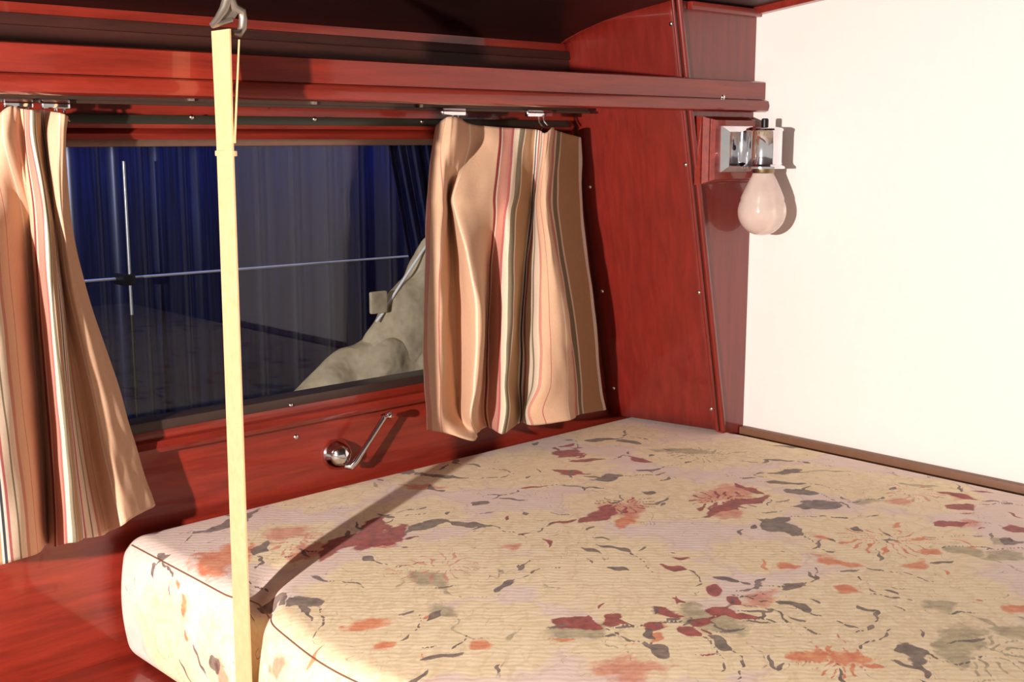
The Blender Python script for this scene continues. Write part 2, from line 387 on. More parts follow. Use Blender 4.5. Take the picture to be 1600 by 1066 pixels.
# ------------------------------------------------------------------ curtains
def spline(xs, n):            # Catmull-Rom through control values at integer parameters -> n samples
    xs = np.array(xs, float); m = len(xs); out = []
    for k in range(n):
        u = k/(n-1)*(m-1); i = min(int(u), m-2); f = u-i
        p0 = xs[max(i-1, 0)]; p1 = xs[i]; p2 = xs[i+1]; p3 = xs[min(i+2, m-1)]
        out.append(.5*((2*p1)+(-p0+p2)*f+(2*p0-5*p1+4*p2-p3)*f*f+(-p0+3*p1-3*p2+p3)*f**3))
    return np.array(out)
def curtain(rows, us, seed, parent, nu=260, nv=120):
    # rows: list of (t, [px...], [py...], [Y...]) control rows from the top to the hem
    ts = [r[0] for r in rows]
    A = []
    for t, xs, ys, Ys in rows:
        pts = [at(x, y, 1, Y) for x, y, Y in zip(xs, ys, Ys)]
        A.append(np.stack([spline([p[k] for p in pts], nu) for k in range(3)], 1))
    A = np.array(A); U = spline(us, nu); P = []
    att = []
    for j in range(nv):
        t = j/(nv-1)
        i = max(k for k in range(len(ts)-1) if ts[k] <= t+1e-9); f = (t-ts[i])/(ts[i+1]-ts[i])
        p0 = A[max(i-1, 0)]; p1 = A[i]; p2 = A[i+1]; p3 = A[min(i+2, len(A)-1)]
        def hm(a, b, c_, d, ta, tb, tc, td):
            m1 = (c_-a)/(tc-ta)*(tc-tb); m2 = (d-b)/(td-tb)*(tc-tb)
            return (2*f**3-3*f*f+1)*b+(f**3-2*f*f+f)*m1+(-2*f**3+3*f*f)*c_+(f**3-f*f)*m2
        t0 = ts[max(i-1, 0)]; t3 = ts[min(i+2, len(ts)-1)]
        Q = hm(p0, p1, p2, p3, t0, ts[i], ts[i+1], t3).copy()
        for k in range(nu):
            nzv = noise.noise(Vector((k*.045+seed, t*3.2, seed)))*.006*(0.35+t)+noise.noise(Vector((k*.12, t*9+seed, 3)))*.0024
            Q[k][1] += nzv
            Q[k][1] = min(Q[k][1], YW-.028)
        P.append([tuple(q) for q in Q]); att.append(U)
    o = grid('drape', P, M['curtain'], parent, {'fabric_u': np.array(att)}, thick=.0012)
    return P
# left curtain
cl = thing('curtain', (.42, 1.19, -.40), 'striped peach curtain at the left edge, flaring out to its hem', 'curtain', 'striped curtains at the window')
Pl = curtain([
 (0.0,  [-190, -110, -40,  12,  32,  52,  66,  76, 100, 106], [196, 190, 205, 168, 170, 172, 172, 174, 178, 184], [1.20, 1.17, 1.20, 1.175, 1.18, 1.165, 1.19, 1.185, 1.165, 1.185]),
 (0.07, [-190, -110, -35,  12,  34,  54,  70,  76,  98, 102], [235, 230, 235, 218, 218, 218, 218, 218, 218, 218], [1.20, 1.17, 1.19, 1.17, 1.19, 1.17, 1.20, 1.18, 1.17, 1.195]),
 (0.21, [-190, -100, -20,  40,  48,  72,  82,  86,  96, 110], [325]*10, [1.20, 1.16, 1.17, 1.205, 1.19, 1.175, 1.20, 1.19, 1.185, 1.195]),
 (0.36, [-195,  -90, -10,  50,  56,  80,  92,  96, 112, 132], [440]*10, [1.20, 1.15, 1.14, 1.217, 1.205, 1.155, 1.185, 1.205, 1.180, 1.200]),
 (0.60, [-200,  -80,   5,  60,  66,  94, 108, 124, 150, 184], [600]*10, [1.20, 1.14, 1.125, 1.218, 1.210, 1.150, 1.185, 1.208, 1.180, 1.205]),
 (0.82, [-210,  -70,  22,  68,  75, 106, 122, 148, 178, 216], [742, 742, 742, 742, 742, 740, 738, 730, 722, 712], [1.19, 1.13, 1.12, 1.218, 1.205, 1.140, 1.180, 1.205, 1.175, 1.205]),
 (1.0,  [-220,  -60,  36,  74,  82, 116, 136, 168, 200, 243], [900, 893, 873, 850, 856, 848, 842, 832, 815, 790], [1.18, 1.13, 1.12, 1.217, 1.205, 1.135, 1.175, 1.200, 1.170, 1.205]),
], [-.75, -.50, -.15, .12, .36, .56, .78, .97, 1.12, 1.28], 1.3, cl)
# right curtain
cr_ = thing('curtain', (1.05, 1.19, -.42), 'striped peach curtain hanging beside the red panel, wrapping round the corner', 'curtain', 'striped curtains at the window')
Pr = curtain([
 (0.0,  [682, 696, 716, 736, 780, 815, 840, 852, 864, 869, 908], [197, 184, 184, 194, 199, 201, 203, 208, 199, 204, 215], [1.19, 1.165, 1.16, 1.195, 1.19, 1.185, 1.18, 1.160, 1.165, 1.205, 1.215]),
 (0.07, [676, 690, 714, 736, 778, 812, 838, 850, 860, 866, 908], [232, 230, 228, 228, 230, 232, 234, 236, 236, 238, 242], [1.19, 1.165, 1.155, 1.195, 1.18, 1.18, 1.18, 1.155, 1.160, 1.210, 1.22]),
 (0.23, [667, 692, 703, 712, 768, 806, 832, 840, 854, 861, 910], [308]*11, [1.18, 1.165, 1.205, 1.165, 1.165, 1.170, 1.212, 1.165, 1.150, 1.212, 1.222]),
 (0.28, [666, 694, 704, 716, 768, 802, 830, 840, 856, 863, 911], [332]*11, [1.18, 1.165, 1.210, 1.160, 1.175, 1.165, 1.214, 1.165, 1.150, 1.214, 1.222]),
 (0.40, [664, 690, 706, 734, 766, 800, 822, 846, 866, 873, 918], [395]*11, [1.19, 1.160, 1.208, 1.145, 1.195, 1.160, 1.210, 1.155, 1.145, 1.216, 1.222]),
 (0.62, [663, 688, 708, 748, 762, 795, 815, 846, 884, 890, 929], [500]*11, [1.195, 1.160, 1.205, 1.140, 1.200, 1.155, 1.210, 1.150, 1.140, 1.218, 1.222]),
 (0.85, [664, 692, 712, 744, 760, 790, 812, 842, 892, 900, 939], [605, 608, 608, 606, 600, 600, 600, 600, 600, 600, 595], [1.195, 1.155, 1.200, 1.140, 1.195, 1.150, 1.205, 1.145, 1.140, 1.218, 1.222]),
 (0.93, [667, 692, 716, 738, 758, 792, 814, 826, 892, 900, 943], [645, 648, 650, 650, 645, 640, 640, 640, 636, 630, 622], [1.195, 1.155, 1.190, 1.145, 1.200, 1.150, 1.212, 1.160, 1.140, 1.218, 1.222]),
 (1.0,  [668, 694, 737, 746, 764, 786, 812, 832, 894, 902, 946], [672, 676, 688, 676, 668, 678, 660, 664, 656, 648, 640], [1.195, 1.165, 1.150, 1.190, 1.205, 1.155, 1.212, 1.165, 1.140, 1.218, 1.222]),
], [-.12, -.04, .02, .09, .395, .57, .74, .90, 1.10, 1.54, 1.73], 7.7, cr_)  # back fold's shade put partly into its olive and taupe stripe colours
# chrome gliders that carry the curtains in the track
def glider(x, par, wd=.012):
    mb = MB(); mb.box(x-wd, x+wd, YR-.016, YR-.009, .028, .0375, .002)
    mb.tube([(x, YR-.012, .030), (x, YR-.014, .020), (x+.004, YR-.017, .014), (x+.002, YR-.012, .008)], .0016, 8)
    mb.tube([(x+.009, YR-.012, .030), (x+.008, YR-.015, .022), (x+.012, YR-.018, .016)], .0014, 8)
    mb.build('curtain_hook', M['chrome'], par, label='chrome curtain hook')
for px, par, wd in ((20, cl, .014), (78, cl, .014), (698, cr_, .020), (832, cr_, .024)): glider(at(px, 160, 1, YR).x, par, wd)

# ------------------------------------------------------------------ bed base and mattress
mb = MB(); mb.box(.54, XW-.001, -.6, .93, -ZC, ZB-.0005, .002); mb.box(-.9, XW-.001, .93, YW-.001, -ZC, ZB-.0005, .002)
mb.build('bed_base', M['wood'], label='red varnished wooden bed base and side locker under the floral mattress', cat='bed base')
MX0, MX1, MY0, MY1 = .568, 1.474, -.55, 1.243
R = .024
TH = ZM-ZB
leafs = {'slate': [], 'maroon': [], 'orange': [], 'pink': [], 'sage': []}
def L(kind, *segs):
    for x1, y1, x2, y2, w_ in segs:
        a = at(x1, y1, 2, ZM); b = at(x2, y2, 2, ZM); leafs[kind].append((a.x, a.y, b.x, b.y, w_*1.3))
L('slate', (312, 836, 400, 800, .020), (400, 925, 452, 945, .022), (455, 932, 508, 952, .022), (585, 732, 650, 742, .030), (636, 738, 745, 754, .011), (628, 842, 700, 818, .022),
  (690, 824, 766, 832, .015), (716, 727, 766, 735, .005), (912, 692, 960, 687, .016), (956, 688, 1002, 698, .017), (918, 758, 978, 752, .030), (740, 797, 770, 790, .012), (816, 808, 828, 814, .010),
  (1228, 776, 1284, 784, .026), (1234, 802, 1322, 794, .030), (1186, 822, 1246, 850, .030), (1190, 826, 1240, 822, .014), (1200, 761, 1262, 765, .012), (1204, 748, 1254, 737, .015), (1190, 723, 1240, 727, .010),
  (1198, 696, 1286, 703, .010), (1134, 674, 1186, 685, .010), (394, 868, 416, 852, .020), (760, 934, 808, 918, .009), (684, 1030, 734, 1021, .010), (1212, 940, 1252, 926, .012), (1224, 956, 1264, 973, .015),
  (1114, 920, 1160, 923, .012), (910, 864, 946, 880, .008), (1568, 856, 1612, 858, .020), (1390, 1034, 1456, 1042, .028), (1340, 958, 1362, 972, .008), (1000, 1008, 1040, 1040, .010), (560, 876, 586, 884, .008),
  (990, 745, 1030, 738, .010), (996, 778, 1020, 782, .010), (700, 1045, 640, 1066, .006), (1340, 706, 1360, 712, .01), (1110, 1010, 1150, 1030, .010), (940, 862, 984, 880, .006), (1330, 832, 1350, 842, .006))
L('maroon', (870, 722, 902, 702, .030), (856, 738, 918, 747, .020), (890, 727, 942, 721, .020), (976, 716, 1018, 729, .016), (804, 769, 866, 765, .008), (560, 868, 634, 824, .036), (560, 845, 606, 812, .025),
  (478, 886, 604, 822, .028), (905, 832, 962, 800, .028), (866, 976, 934, 992, .024), (930, 976, 974, 986, .022), (1098, 936, 1142, 945, .022), (1104, 972, 1146, 958, .022), (1136, 950, 1168, 957, .018),
  (1078, 998, 1106, 980, .020), (1128, 974, 1182, 980, .012), (1452, 772, 1534, 785, .016), (1476, 802, 1538, 795, .022), (1462, 832, 1518, 827, .022), (1570, 836, 1616, 833, .032), (1080, 824, 1206, 782, .022),
  (1130, 762, 1204, 784, .012), (1038, 895, 1074, 905, .016), (872, 700, 900, 694, .010), (1010, 998, 1050, 985, .018), (1020, 962, 1070, 975, .015), (1060, 992, 1096, 1012, .014), (800, 848, 826, 842, .006))
L('orange', (318, 860, 356, 905, .045), (342, 852, 372, 890, .050), (380, 852, 400, 866, .02), (1256, 878, 1362, 905, .022), (1408, 902, 1446, 886, .018), (1442, 878, 1480, 870, .018), (1222, 902, 1256, 896, .022),
  (1290, 930, 1350, 938, .020), (566, 982, 622, 964, .022), (738, 1014, 780, 1007, .022), (1574, 974, 1620, 960, .030), (1260, 850, 1310, 858, .014), (1416, 860, 1452, 850, .012), (968, 840, 984, 815, .02), (600, 1012, 640, 996, .016),
  (1240, 1030, 1290, 1050, .03), (1290, 1056, 1340, 1030, .03), (1020, 1002, 1040, 1012, .02))
L('pink', (418, 852, 486, 822, .050), (440, 880, 520, 850, .04), (920, 822, 1000, 796, .045), (985, 830, 992, 790, .03), (1080, 800, 1180, 770, .05), (1100, 820, 1170, 812, .03), (1130, 776, 1160, 766, .03), (1380, 795, 1424, 787, .030),
  (1166, 942, 1222, 958, .045), (620, 760, 700, 768, .022), (780, 872, 810, 862, .02), (925, 1058, 1050, 1056, .06), (1480, 780, 1520, 780, .03), (1480, 836, 1540, 822, .03), (1080, 664, 1130, 672, .012), (620, 722, 720, 700, .012), (560, 850, 620, 860, .03))
L('sage', (1530, 886, 1606, 872, .032), (1486, 862, 1530, 882, .034), (1456, 1020, 1546, 1034, .070), (1462, 1000, 1550, 1000, .030), (1550, 990, 1610, 1016, .04), (1060, 952, 1170, 1016, .05), (640, 900, 700, 930, .03), (1386, 730, 1470, 732, .014),
  (1240, 742, 1340, 740, .008), (1410, 760, 1470, 765, .016), (1330, 795, 1380, 792, .02), (490, 760, 560, 755, .03), (690, 948, 715, 975, .02), (1440, 970, 1500, 960, .03), (870, 985, 930, 1010, .05), (880, 766, 912, 772, .01), (1010, 706, 1120, 712, .03), (1540, 850, 1580, 862, .02))
# flowers: (x, y, radius, petals, kind of the marks at its heart)
flowers = []
for x, y, r, n_, kd in ((680, 896, .105, 11, 'pink'), (1388, 858, .125, 13, 'orange'), (1304, 1048, .085, 12, 'orange'), (980, 800, .085, 9, 'maroon'), (840, 735, .12, 12, None), (960, 905, .12, 11, None), (1090, 715, .10, 14, 'sage'),
                        (1450, 945, .10, 12, None), (500, 770, .09, 10, None), (1130, 795, .10, 10, 'maroon'), (1040, 1010, .10, 12, None), (520, 1010, .12, 12, None), (1420, 775, .10, 12, 'pink'), (460, 850, .08, 9, 'pink'), (760, 1000, .09, 10, None),
                        (1180, 880, .06, 9, None), (640, 810, .08, 10, None), (1540, 1040, .10, 12, 'sage'), (690, 745, .09, 10, None), (1190, 705, .09, 11, None), (1290, 755, .09, 12, None), (960, 680, .09, 11, None), (1000, 770, .08, 10, None), (840, 840, .09, 11, None), (1340, 960, .09, 12, None), (600, 930, .09, 10, None), (1240, 990, .07, 9, None)):
    a = at(x, y, 2, ZM); flowers.append((a.x, a.y, r, n_, kd))
# marks on the left side face of the mattress: (unrolled s, y, ...) where s = MX0 - depth below the top
def LS(kind, *segs):
    for x1, y1, x2, y2, w_ in segs:
        a = at(x1, y1, 0, MX0); b = at(x2, y2, 0, MX0)
        leafs[kind].append((MX0-(ZM-a.z), a.y, MX0-(ZM-b.z), b.y, w_))
LS('slate', (232, 846, 246, 866, .014), (234, 880, 243, 892, .012), (345, 1022, 356, 1060, .022), (296, 1020, 306, 1066, .006), (318, 990, 335, 1062, .006))
LS('orange', (286, 925, 300, 975, .014), (276, 900, 284, 925, .008), (300, 975, 312, 995, .008))
LS('pink', (455, 1010, 470, 1062, .030), (440, 1030, 456, 1050, .02), (350, 1040, 372, 1066, .03), (392, 985, 402, 1030, .01))
flowers += [(MX0-.09, 1.12, .07, 10, None), (MX0-.07, .98, .08, 10, None), (MX0-.10, .80, .09, 10, None)]
rng = random.Random(11)
for k in range(60):                                                 # the same print goes on over the near part of the bed
    x = rng.uniform(.57, 1.45); y = rng.uniform(-.5, .36); a = rng.uniform(0, 6.28); l_ = rng.uniform(.03, .08)
    leafs[rng.choice(['slate', 'maroon', 'orange', 'pink', 'sage'])].append((x, y, x+l_*math.cos(a), y+l_*math.sin(a), rng.uniform(.012, .03)))
for k in range(90):
    x = rng.uniform(.9, 1.46); y = rng.uniform(-.3, .33+.43*(x-.94)); a = rng.uniform(0, 6.28); l_ = rng.uniform(.02, .07)
    leafs[rng.choice(['slate', 'maroon', 'orange', 'pink', 'sage'])].append((x, y, x+l_*math.cos(a), y+l_*math.sin(a), rng.uniform(.008, .03)))
for k in range(10):
    x = rng.uniform(1.0, 1.42); flowers.append((x, rng.uniform(-.2, .28+.43*(x-.94)), rng.uniform(.07, .11), 11, None))
for k in range(12): flowers.append((rng.uniform(.6, 1.4), rng.uniform(-.5, .3), rng.uniform(.07, .11), 11, rng.choice(['pink', 'orange', 'sage'])))
def satellites():
    rg = random.Random(5)
    for kd in ('slate', 'maroon', 'sage', 'orange'):
        for ax, ay, bx, by, w_ in list(leafs[kd]):
            if ax < MX0: continue
            for q in range(2):
                cx = rg.uniform(-.05, .05)+(ax+bx)/2; cy = rg.uniform(-.05, .05)+(ay+by)/2; a = rg.uniform(0, 6.28); l_ = rg.uniform(.008, .022)
                leafs[kd if rg.random() < .6 else 'slate'].append((cx-l_*math.cos(a), cy-l_*math.sin(a), cx+l_*math.cos(a), cy+l_*math.sin(a), rg.uniform(.003, .008)))
            # curved stem leaving the motif
            a = math.atan2(by-ay, bx-ax)+rg.uniform(-.4, .4); x, y = bx, by; c = rg.uniform(-.5, .5)
            if rg.random() < .6:
                for q in range(4):
                    x2, y2 = x+.014*math.cos(a), y+.014*math.sin(a)
                    leafs['sage' if kd == 'sage' else 'slate'].append((x-.003*math.cos(a), y-.003*math.sin(a), x2+.003*math.cos(a), y2+.003*math.sin(a), .0032)); x, y = x2, y2; a += c
satellites()
def fields(S, Y):
    out = {}
    S0, Y0 = S, Y
    S = S0+.0045*np.sin(Y0*61+1.3*np.sin(S0*37))+.0025*np.sin(Y0*143+S0*71)+.0016*np.sin(S0*290-Y0*190)
    Y = Y0+.0045*np.sin(S0*57+1.1*np.sin(Y0*41)+2)+.0025*np.sin(S0*131-Y0*87)+.0016*np.sin(Y0*310+S0*170)
    for kd, segs in leafs.items():
        fld = np.full(S.shape, -1.0)
        for ax, ay, bx, by, w_ in segs:
            dx, dy = bx-ax, by-ay; ln = math.hypot(dx, dy)+1e-6; ux, uy = dx/ln, dy/ln
            a = ((S-ax)*ux+(Y-ay)*uy)/ln; b = np.abs(-(S-ax)*uy+(Y-ay)*ux)
            wd = w_*.5*np.clip(1-np.abs(2*a-1)**1.7, -.6, 1)
            fld = np.maximum(fld, np.clip((wd-b)/(w_*.5), -1, 1))
        out[kd] = fld
    cream = np.full(S.shape, -.6); petal = np.full(S.shape, -1.0)
    for cx, cy, r, n_, kd in flowers:
        dx = S-cx; dy = Y-cy; d = np.hypot(dx, dy)/r; an = np.arctan2(dy, dx)
        edge = .86+.14*np.abs(np.cos(an*n_/2+r*90))
        cream = np.maximum(cream, np.clip((edge-d)*3, -1, 1))
        for q, (rr, ph) in enumerate(((1, 0), (.68, .8), (.40, 1.9))):
            e2 = rr*(.84+.16*np.abs(np.cos(an*n_/2+r*90+ph)))
            petal = np.maximum(petal, np.clip(1-np.abs(d-e2)*r/.0028, -1, 1)*(1 if q else .8))
        ray_ = np.cos(an*n_*2+3*d)
        petal = np.maximum(petal, np.where((d < .9) & (d > .12), np.clip((ray_-.80)*4, -1, .7), -1))
        if kd:
            st = np.cos(an*(n_+5)+np.sin(d*9)*.6)
            m_ = np.where((d < .42) & (d > .10), np.clip((st-.45-d*.5)*2.0, -1, 1), -1)
            out[kd] = np.maximum(out[kd], m_)
    out['cream'] = cream; out['petal'] = petal
    return out
def mattress():
    gx = np.linspace(MX0, MX1, 330); gy = np.concatenate([np.linspace(MY0, .30, 60)[:-1], np.linspace(.30, MY1, 380)]); gz = np.linspace(ZB, ZM, 60)
    V = []; Fc = []; base = 0
    def face(A, B, fn):
        nonlocal base
        a, b = np.meshgrid(A, B, indexing='ij'); p = np.stack(fn(a.ravel(), b.ravel()), 1); V.append(p)
        na, nb = len(A), len(B)
        idx = (np.arange(na*nb).reshape(na, nb)+base)
        Fc.append(np.stack([idx[:-1, :-1], idx[1:, :-1], idx[1:, 1:], idx[:-1, 1:]], -1).reshape(-1, 4)); base += na*nb
    full = np.full_like
    face(gx, gy, lambda a, b: (a, b, full(a, ZM)))
    face(gy, gz, lambda a, b: (full(a, MX0), a, b))
    face(gx[::10], gz[::4], lambda a, b: (a, full(a, MY1), b)); face(gx[::10], gz[::4], lambda a, b: (a, full(a, MY0), b))
    face(gy[::8], gz[::4], lambda a, b: (full(a, MX1), a, b)); face(gx[::12], gy[::12], lambda a, b: (a, b, full(a, ZB)))
    V = np.concatenate(V); Fc = np.concatenate(Fc)
    # unrolled print coordinates
    S = np.where(np.abs(V[:, 0]-MX0) < 1e-6, MX0-(ZM-V[:, 2]), V[:, 0]); Yp = V[:, 1].copy()
    fl = fields(S, Yp)
    lo = np.array([MX0+R, MY0+R, ZB+R]); hi = np.array([MX1-R, MY1-R, ZM-R])
    inn = np.clip(V, lo, hi); d = V-inn; ln = np.linalg.norm(d, axis=1, keepdims=True); rad = np.where(ln > 1e-9, R, 0)
    P_ = inn+d/np.maximum(ln, 1e-9)*rad
    # soft overall swelling of the foam
    tx = (P_[:, 0]-MX0)/(MX1-MX0); ty = (P_[:, 1]-MY0)/(MY1-MY0); tz = (P_[:, 2]-ZB)/TH
    P_[:, 2] += np.where(tz > .5, .010*(4*tx*(1-tx))*np.minimum(1, 6*ty*(1-ty)), 0)
    P_[:, 0] -= np.where(P_[:, 0] < MX0+.1, .010*np.sin(np.clip(tz, 0, 1)*math.pi)*(1-np.clip((P_[:, 0]-MX0)/.1, 0, 1)), 0)
    # furrow where the strap pulls the front edge in
    ox, oy = MX0-.01, .966; ux, uy = .80, .60
    al = (P_[:, 0]-ox)*ux+(P_[:, 1]-oy)*uy; ac = -(P_[:, 0]-ox)*uy+(P_[:, 1]-oy)*ux
    amp = np.exp(-(np.maximum(al, 0)/.085)**2*1.0)*np.exp(-(ac/(.010+.12*np.maximum(al, 0)))**2)
    P_[:, 2] -= np.where(tz > .25, .026*amp*np.clip((tz-.25)/.75, 0, 1), 0)
    P_[:, 0] += .026*np.exp(-((P_[:, 1]-oy)/.026)**2)*np.exp(-(np.maximum(P_[:, 0]-MX0, 0)/.03)**2)*np.clip(tz+.2, 0, 1)
    # near bulge to the right of the strap
    P_[:, 0] -= .022*np.exp(-((P_[:, 1]-.80)/.12)**2)*np.exp(-(np.maximum(P_[:, 0]-MX0, 0)/.10)**2)
    me = bpy.data.meshes.new('mattress'); P_[:, 2] += ZC
    me.vertices.add(len(P_)); me.vertices.foreach_set('co', P_.astype(np.float32).ravel())
    me.loops.add(Fc.size); me.loops.foreach_set('vertex_index', Fc.ravel().astype(np.int32))
    me.polygons.add(len(Fc)); me.polygons.foreach_set('loop_start', np.arange(0, Fc.size, 4, dtype=np.int32)); me.polygons.foreach_set('loop_total', np.full(len(Fc), 4, dtype=np.int32))
    me.update(calc_edges=True)
    for k, v in fl.items():
        a = me.attributes.new(k, 'FLOAT', 'POINT'); a.data.foreach_set('value', v.astype(np.float32))
    bm = bmesh.new(); bm.from_mesh(me); bmesh.ops.remove_doubles(bm, verts=bm.verts, dist=1e-5); bmesh.ops.recalc_face_normals(bm, faces=bm.faces); bm.to_mesh(me); bm.free()
    t = thing('mattress', (1.0, .4, ZB), 'cream mattress with a red, grey and orange floral print filling the bed', 'mattress')
    finish('foam_block', me, M['floral'], t, True)
    # stitched seam along the front top edge
    def edgept(y):
        dz = .026*math.exp(-((y-oy)/.012)**2); bx = -.022*math.exp(-((y-.80)/.12)**2)+.026*math.exp(-((y-oy)/.026)**2)
        return (MX0+.0045+bx, y, ZM-.0075-dz*.9)
    mb = MB(); mb.tube([edgept(y) for y in np.linspace(MY1-.022, MY0+.03, 300)], .0008, 6)
    mb.build('seam', M['skirt'], t, label='thin brown stitched seam on the front edge')
mattress()

# ------------------------------------------------------------------ strap and its hook
st = thing('strap', (.57, .98, -.56), 'long cream webbing strap hanging in front of the mattress and shelf', 'strap')
def ribbon(mb, pts, half, th=.0016):
    # pts: (x,y,z, dx,dy) centre and width direction
    vs = []; fs = []; n = len(pts)
    for i, (x, y, z, dx, dy) in enumerate(pts):
        l_ = math.hypot(dx, dy); dx, dy = dx/l_, dy/l_; h = half if not isinstance(half, list) else half[i]
        nx, ny = -dy*th/2, dx*th/2
        vs += [(x-dx*h-nx, y-dy*h-ny, z), (x+dx*h-nx, y+dy*h-ny, z), (x+dx*h+nx, y+dy*h+ny, z), (x-dx*h+nx, y-dy*h+ny, z)]
    for i in range(n-1):
        for k in range(4): fs.append([i*4+k, i*4+(k+1) % 4, (i+1)*4+(k+1) % 4, (i+1)*4+k])
    fs += [[3, 2, 1, 0], [4*n-4, 4*n-3, 4*n-2, 4*n-1]]
    mb.add(vs, fs)
TX, TY = .582, 1.000; BX, BY = .5585, .966
def sc_(z):
    f = (.1-z)/(.1+.60); return TX+(BX-TX)*f, TY+(BY-TY)*f
pts = []
for i in range(60):
    z = .097-.689*i/59; x, y = sc_(z)
    tw = max(0, (z-.0)/.09); pts.append((x, y, z+0, -.06*tw+.08, 1))
mb = MB(); ribbon(mb, pts, .0165); mb.build('webbing', M['strap'], st)
pts = []
for i in range(14):
    z = .088-.093*i/13; x, y = sc_(z); q = 1-i/13
    pts.append((x+.0030+.013*q, y-.010+.006*q, z, .42+.10*q, .87))
mb = MB(); ribbon(mb, pts, .0150); mb.build('return_ply', M['strap'], st)
mb = MB(); x, y = sc_(-.012); mb.box(x-.0014, x+.0026, y-.0170, y+.0168, -.017, -.012, .0008); mb.build('stitched_join', M['strap'], st)
hk = thing('strap_hook', (.585, 1.0, .08), 'grey metal triangular hook under the ceiling holding the cream strap', 'hook')
mb = MB()
def hp(x, y): 
    p = at(x, y, 1, .995); return (p.x, p.y, p.z)
mb.tube([hp(331, 40), hp(340, 30), hp(350, 14), hp(357, -6)], [.0028, .0034, .0042, .005], 10)
mb.tube([hp(357, -6), hp(366, 12), hp(378, 18), hp(380, 30), hp(379, 44), hp(373, 53), hp(364, 52)], [.005, .0045, .0042, .004, .004, .0038, .003], 10)
mb.tube([hp(331, 40), hp(345, 36), hp(362, 31)], [.0026, .0026, .0024], 8)
p1, p2, p3, p4 = hp(334, 37), hp(356, -4), hp(374, 18), hp(366, 30)
mb.add([p1, p2, p3, p4]+[(x, y+.003, z) for x, y, z in (p1, p2, p3, p4)], [[0, 1, 2, 3], [7, 6, 5, 4], [0, 4, 5, 1], [1, 5, 6, 2], [2, 6, 7, 3], [3, 7, 4, 0]])
mb.build('hook_body', M['steel'], hk)
q = hp(357, -6); mb = MB(); mb.tube([q, (q[0], q[1], roof(q[1])+.001)], .005, 10); mb.lathe((q[0], q[1], roof(q[1])-.004), [(0, 0), (.012, 0), (.014, .002), (.014, .004)]); mb.build('hook_stem', M['steel'], hk)

# ------------------------------------------------------------------ wall lamp
lp = thing('wall_lamp', (1.415, 1.03, -.02), 'chrome wall lamp with a frosted bare bulb on a red block beside the white wall', 'lamp')
mb = MB(); 
bx0, bx1, bz0, bz1 = 1.366, 1.464, -.060, .026; yf, yb = 1.030, YC-.001
def frus(mb, x0, x1, z0, z1, ya, i, yb_):
    vs = [(x0+i, ya, z0+i), (x1-i, ya, z0+i), (x1-i, ya, z1-i), (x0+i, ya, z1-i), (x0, yb_, z0), (x1, yb_, z0), (x1, yb_, z1), (x0, yb_, z1)]
    mb.add(vs, [[0, 1, 2, 3], [7, 6, 5, 4], [0, 4, 5, 1], [1, 5, 6, 2], [2, 6, 7, 3], [3, 7, 4, 0]])
frus(mb, bx0, bx1, bz0, bz1, yf, .002, yf+.007); frus(mb, bx0-.006, bx1+.004, bz0-.004, bz1+.003, yf+.007, .003, yf+.016); frus(mb, bx0-.011, bx1+.006, bz0-.006, bz1+.004, yf+.016, .001, yb)
mb.build('mounting_block', M['wood'], lp, label='red varnished wooden block with stepped edges')
mb = MB(); frus(mb, 1.380, 1.452, -.048, .016, yf-.010, .008, yf-.002); frus(mb, 1.380, 1.452, -.048, .016, yf-.002, .0, yf); mb.build('back_plate', M['chrome'], lp)
CX, CY = 1.4320, .993
mb = MB(); dome(mb, (1.399, yf-.010, -.014), (0, -1, 0), .004); mb.build('screw', M['blackm'], lp)
mb = MB(); mb.box(CX-.014, CX+.012, CY+.012, yf-.009, -.036, .010, .003); mb.build('arm', M['chrome'], lp)
mb = MB(); mb.lathe((CX, CY, 0), [(0, .0145), (.020, .0145), (.0255, .0125), (.0265, .010), (.0250, .008), (.0250, -.034), (.0258, -.037), (.0300, -.040), (.0300, -.0430), (.024, -.0425), (.022, -.038), (.022, -.03)], n=40); mb.build('cup', M['chrome'], lp)
mb = MB(); mb.lathe((CX, CY, 0), [(0, .0265), (.0035, .0265), (.005, .025), (.005, .014)]); mb.build('switch_button', M['blackm'], lp)
mb = MB(); mb.lathe((CX, CY, 0), [(.0, -.035), (.0155, -.035), (.0155, -.0475), (.0145, -.050)]); mb.build('bulb_cap', M['brown_neck'], lp)
mb = MB(); bz = -.1035; pf = [(.0142, -.048), (.0155, -.052), (.0195, -.060), (.0250, -.071), (.0305, -.084)]
for i in range(14):
    a = math.radians(27-117*i/13); pf.append((.0342*math.cos(a) if i < 13 else 0, bz+.0342*math.sin(a)))
mb.lathe((CX, CY, 0), pf, n=40); mb.build('bulb', M['bulb'], lp)

# ------------------------------------------------------------------ window winder
wd = thing('window_winder', (.885, YW, -.41), 'chrome crank handle with a round boss on the wall under the window', 'handle')
c = at(533, 712, 1, YW-.012)
mb = MB(); mb.lathe((c.x, YW-.0005, c.z), [(0, .024), (.006, .0235), (.012, .019), (.017, .012), (.019, .006), (.0205, .004), (.0205, 0)], (0, -1, 0), 32); mb.build('boss', M['chrome'], wd)
a = at(556, 722, 1, YW-.030); b = at(602, 650, 1, YW-.030)
mb = MB(); d = (b-a); mb.tube([(c.x, YW-.022, c.z-.012), (a.x-.006, YW-.028, a.z-.006), tuple(a), tuple(a+d*.5), tuple(b)], [.004, .0042, .0042, .0036, .0034], 10); mb.build('arm', M['chrome'], wd)
mb = MB(); mb.lathe(tuple(b), [(0, .012), (.004, .011), (.0055, .007), (.004, .002), (.003, -.006)], (0.1, -1, .3), 16); mb.tube([tuple(b), (b.x+.012, b.y, b.z-.002)], .0022, 8); mb.build('knob', M['chrome'], wd)

